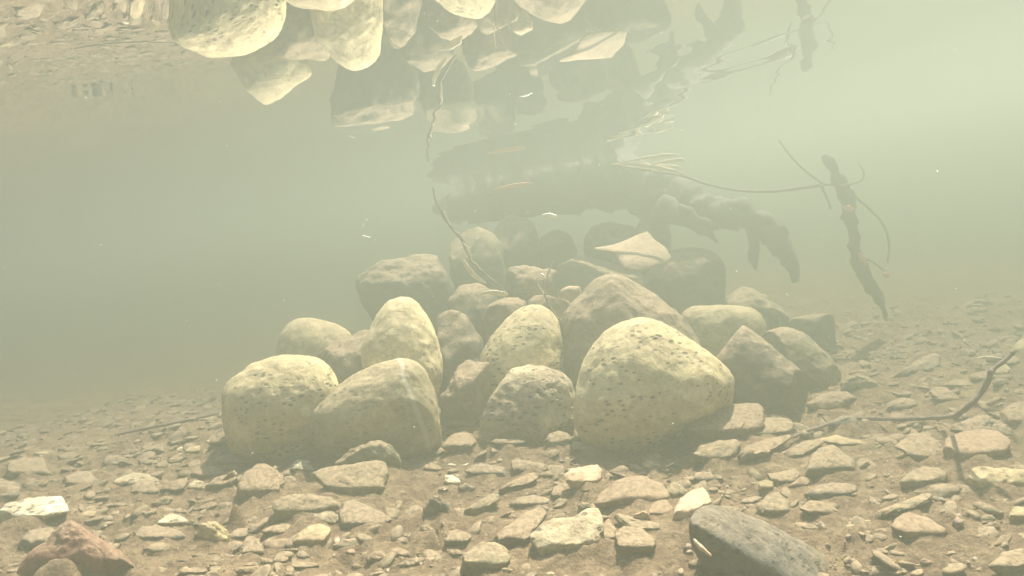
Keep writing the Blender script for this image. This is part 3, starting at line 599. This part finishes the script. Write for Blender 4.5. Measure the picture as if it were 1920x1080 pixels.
# ---------------------------------------------------------------- gravel and silt crumbs: uncountable
bv, bf = ico(2); bf = np.array(bf)
def scatter(name, N, smin, smax, mat, xr, yr, seed, flat=.5, on=0.15):
    rs = np.random.default_rng(seed); V = []; Fc = []
    x = rs.uniform(*xr, N); y = yr[0] + (yr[1] - yr[0]) * rs.random(N) ** 1.4; z = ground_z(x, y)
    clus = pnoise(np.stack([x * 7, y * 7, 0 * x + seed], -1)); keep = clus > rs.uniform(-.6, .5, N)
    x, y, z = x[keep], y[keep], z[keep]
    for k in range(len(x)):
        s = smin * (smax / smin) ** (rs.random() ** 2); q_, _ = np.linalg.qr(rs.normal(size=(3, 3)))
        v = bv * (1 + .28 * rs.normal(size=(len(bv), 1)) * .6) * s * np.array([1, rs.uniform(.5, .9), rs.uniform(.35, .8)])
        v = v @ q_; v[:, 2] *= flat + .3
        V.append(v + [x[k], y[k], z[k] + s * on]); Fc.append(bf + k * len(bv))
    o = mesh_obj(name, np.concatenate(V), np.concatenate(Fc), M[mat]); tag(o, kind='stuff'); return o
def grit_mat(name, cols):
    mt, n, l, out = mat_new(name); tc = n.new('ShaderNodeTexCoord')
    vo = n.new('ShaderNodeTexVoronoi'); vo.inputs['Scale'].default_value = 160; l.new(tc.outputs['Object'], vo.inputs['Vector'])
    sp = n.new('ShaderNodeSeparateColor'); l.new(vo.outputs['Color'], sp.inputs[0])
    r = n.new('ShaderNodeValToRGB'); r.color_ramp.interpolation = 'CONSTANT'; e = r.color_ramp.elements
    e[0].position = 0; e[0].color = (*cols[0], 1); e[1].position = 1 / len(cols); e[1].color = (*cols[1], 1)
    for i, c in enumerate(cols[2:]): a = e.new((i + 2) / len(cols)); a.color = (*c, 1)
    l.new(sp.outputs[0], r.inputs[0]); b = n.new('ShaderNodeBsdfPrincipled'); l.new(r.outputs[0], b.inputs['Base Color']); b.inputs['Roughness'].default_value = .9
    l.new(b.outputs[0], out.inputs[0]); return mt
M['grit'] = grit_mat('mixed_grit', [(.22, .16, .10), (.26, .2, .125), (.18, .13, .085), (.24, .21, .14), (.28, .2, .13), (.12, .10, .075), (.33, .27, .17), (.24, .17, .11), (.2, .15, .1), (.5, .42, .28)])
bv, bf = ico(2); bf = np.array(bf)
def rubble(N, xr, yr, seed):
    rs = np.random.default_rng(seed); V = []; Fc = []
    x = rs.uniform(*xr, N); y = yr[0] + (yr[1] - yr[0]) * rs.random(N) ** 1.3; z = ground_z(x, y)
    for k in range(N):
        s = .004 * 5 ** rs.random(); v = bv.copy()
        for _ in range(6):
            nd = rs.normal(size=3); nd /= np.linalg.norm(nd); d = v @ nd; v = v - np.maximum(0, d - d.max() * rs.uniform(.5, .8))[:, None] * nd
        v = v * np.array([1, rs.uniform(.45, .9), rs.uniform(.15, .4)]) * s
        a, b, c = rs.uniform(0, 6.28), rs.normal() * .25, rs.normal() * .3 + .12
        v = v @ np.array(Matrix.Rotation(a, 3, 'Z') @ Matrix.Rotation(b, 3, 'Y') @ Matrix.Rotation(c, 3, 'X')).T
        V.append(v + [x[k], y[k], z[k] + s * .08]); Fc.append(bf + k * len(bv))
    o = mesh_obj('rubble', np.concatenate(V), np.concatenate(Fc), M['rubble']); tag(o, kind='stuff'); return o
M['rubble'] = stone_mat('rubble_stone', (.30, .26, .16), (.17, .14, .10), pit=.3, silt=.8, bump=.7)
rubble(6500, (-1.25, 1.45), (.52, 2.2), 91)
bv, bf = ico(2); bf = np.array(bf)
M['crumb'] = grit_mat('silt_crumb', [(.22, .16, .10), (.19, .135, .085), (.25, .185, .115), (.15, .105, .07)])
scatter('gravel', 5200, .0016, .0075, 'grit', (-1.3, 1.5), (.5, 2.3), 21)
scatter('silt_crumbs', 9000, .001, .0034, 'crumb', (-.9, .95), (.5, 1.5), 22, on=.3)
# drifting particles
rs = np.random.default_rng(5); V = []; Fc = []; b0, f0 = ico(1); f0 = np.array(f0)
for k in range(420):
    D = rs.uniform(.5, 1.4); c = np.array(unproj(rs.uniform(0, 1920), rs.uniform(0, 1080), D))
    if c[2] > SURF - .01: continue
    s = rs.uniform(.00018, .0005) * (2 if rs.random() < .06 else 1); q_, _ = np.linalg.qr(rs.normal(size=(3, 3)))
    V.append((b0 * s * np.array([rs.uniform(.7, 3), .8, .6])) @ q_ + c); Fc.append(f0 + (len(V) - 1) * len(b0))
o = mesh_obj('drifting_particles', np.concatenate(V), np.concatenate(Fc), M['fleck']); tag(o, kind='stuff')
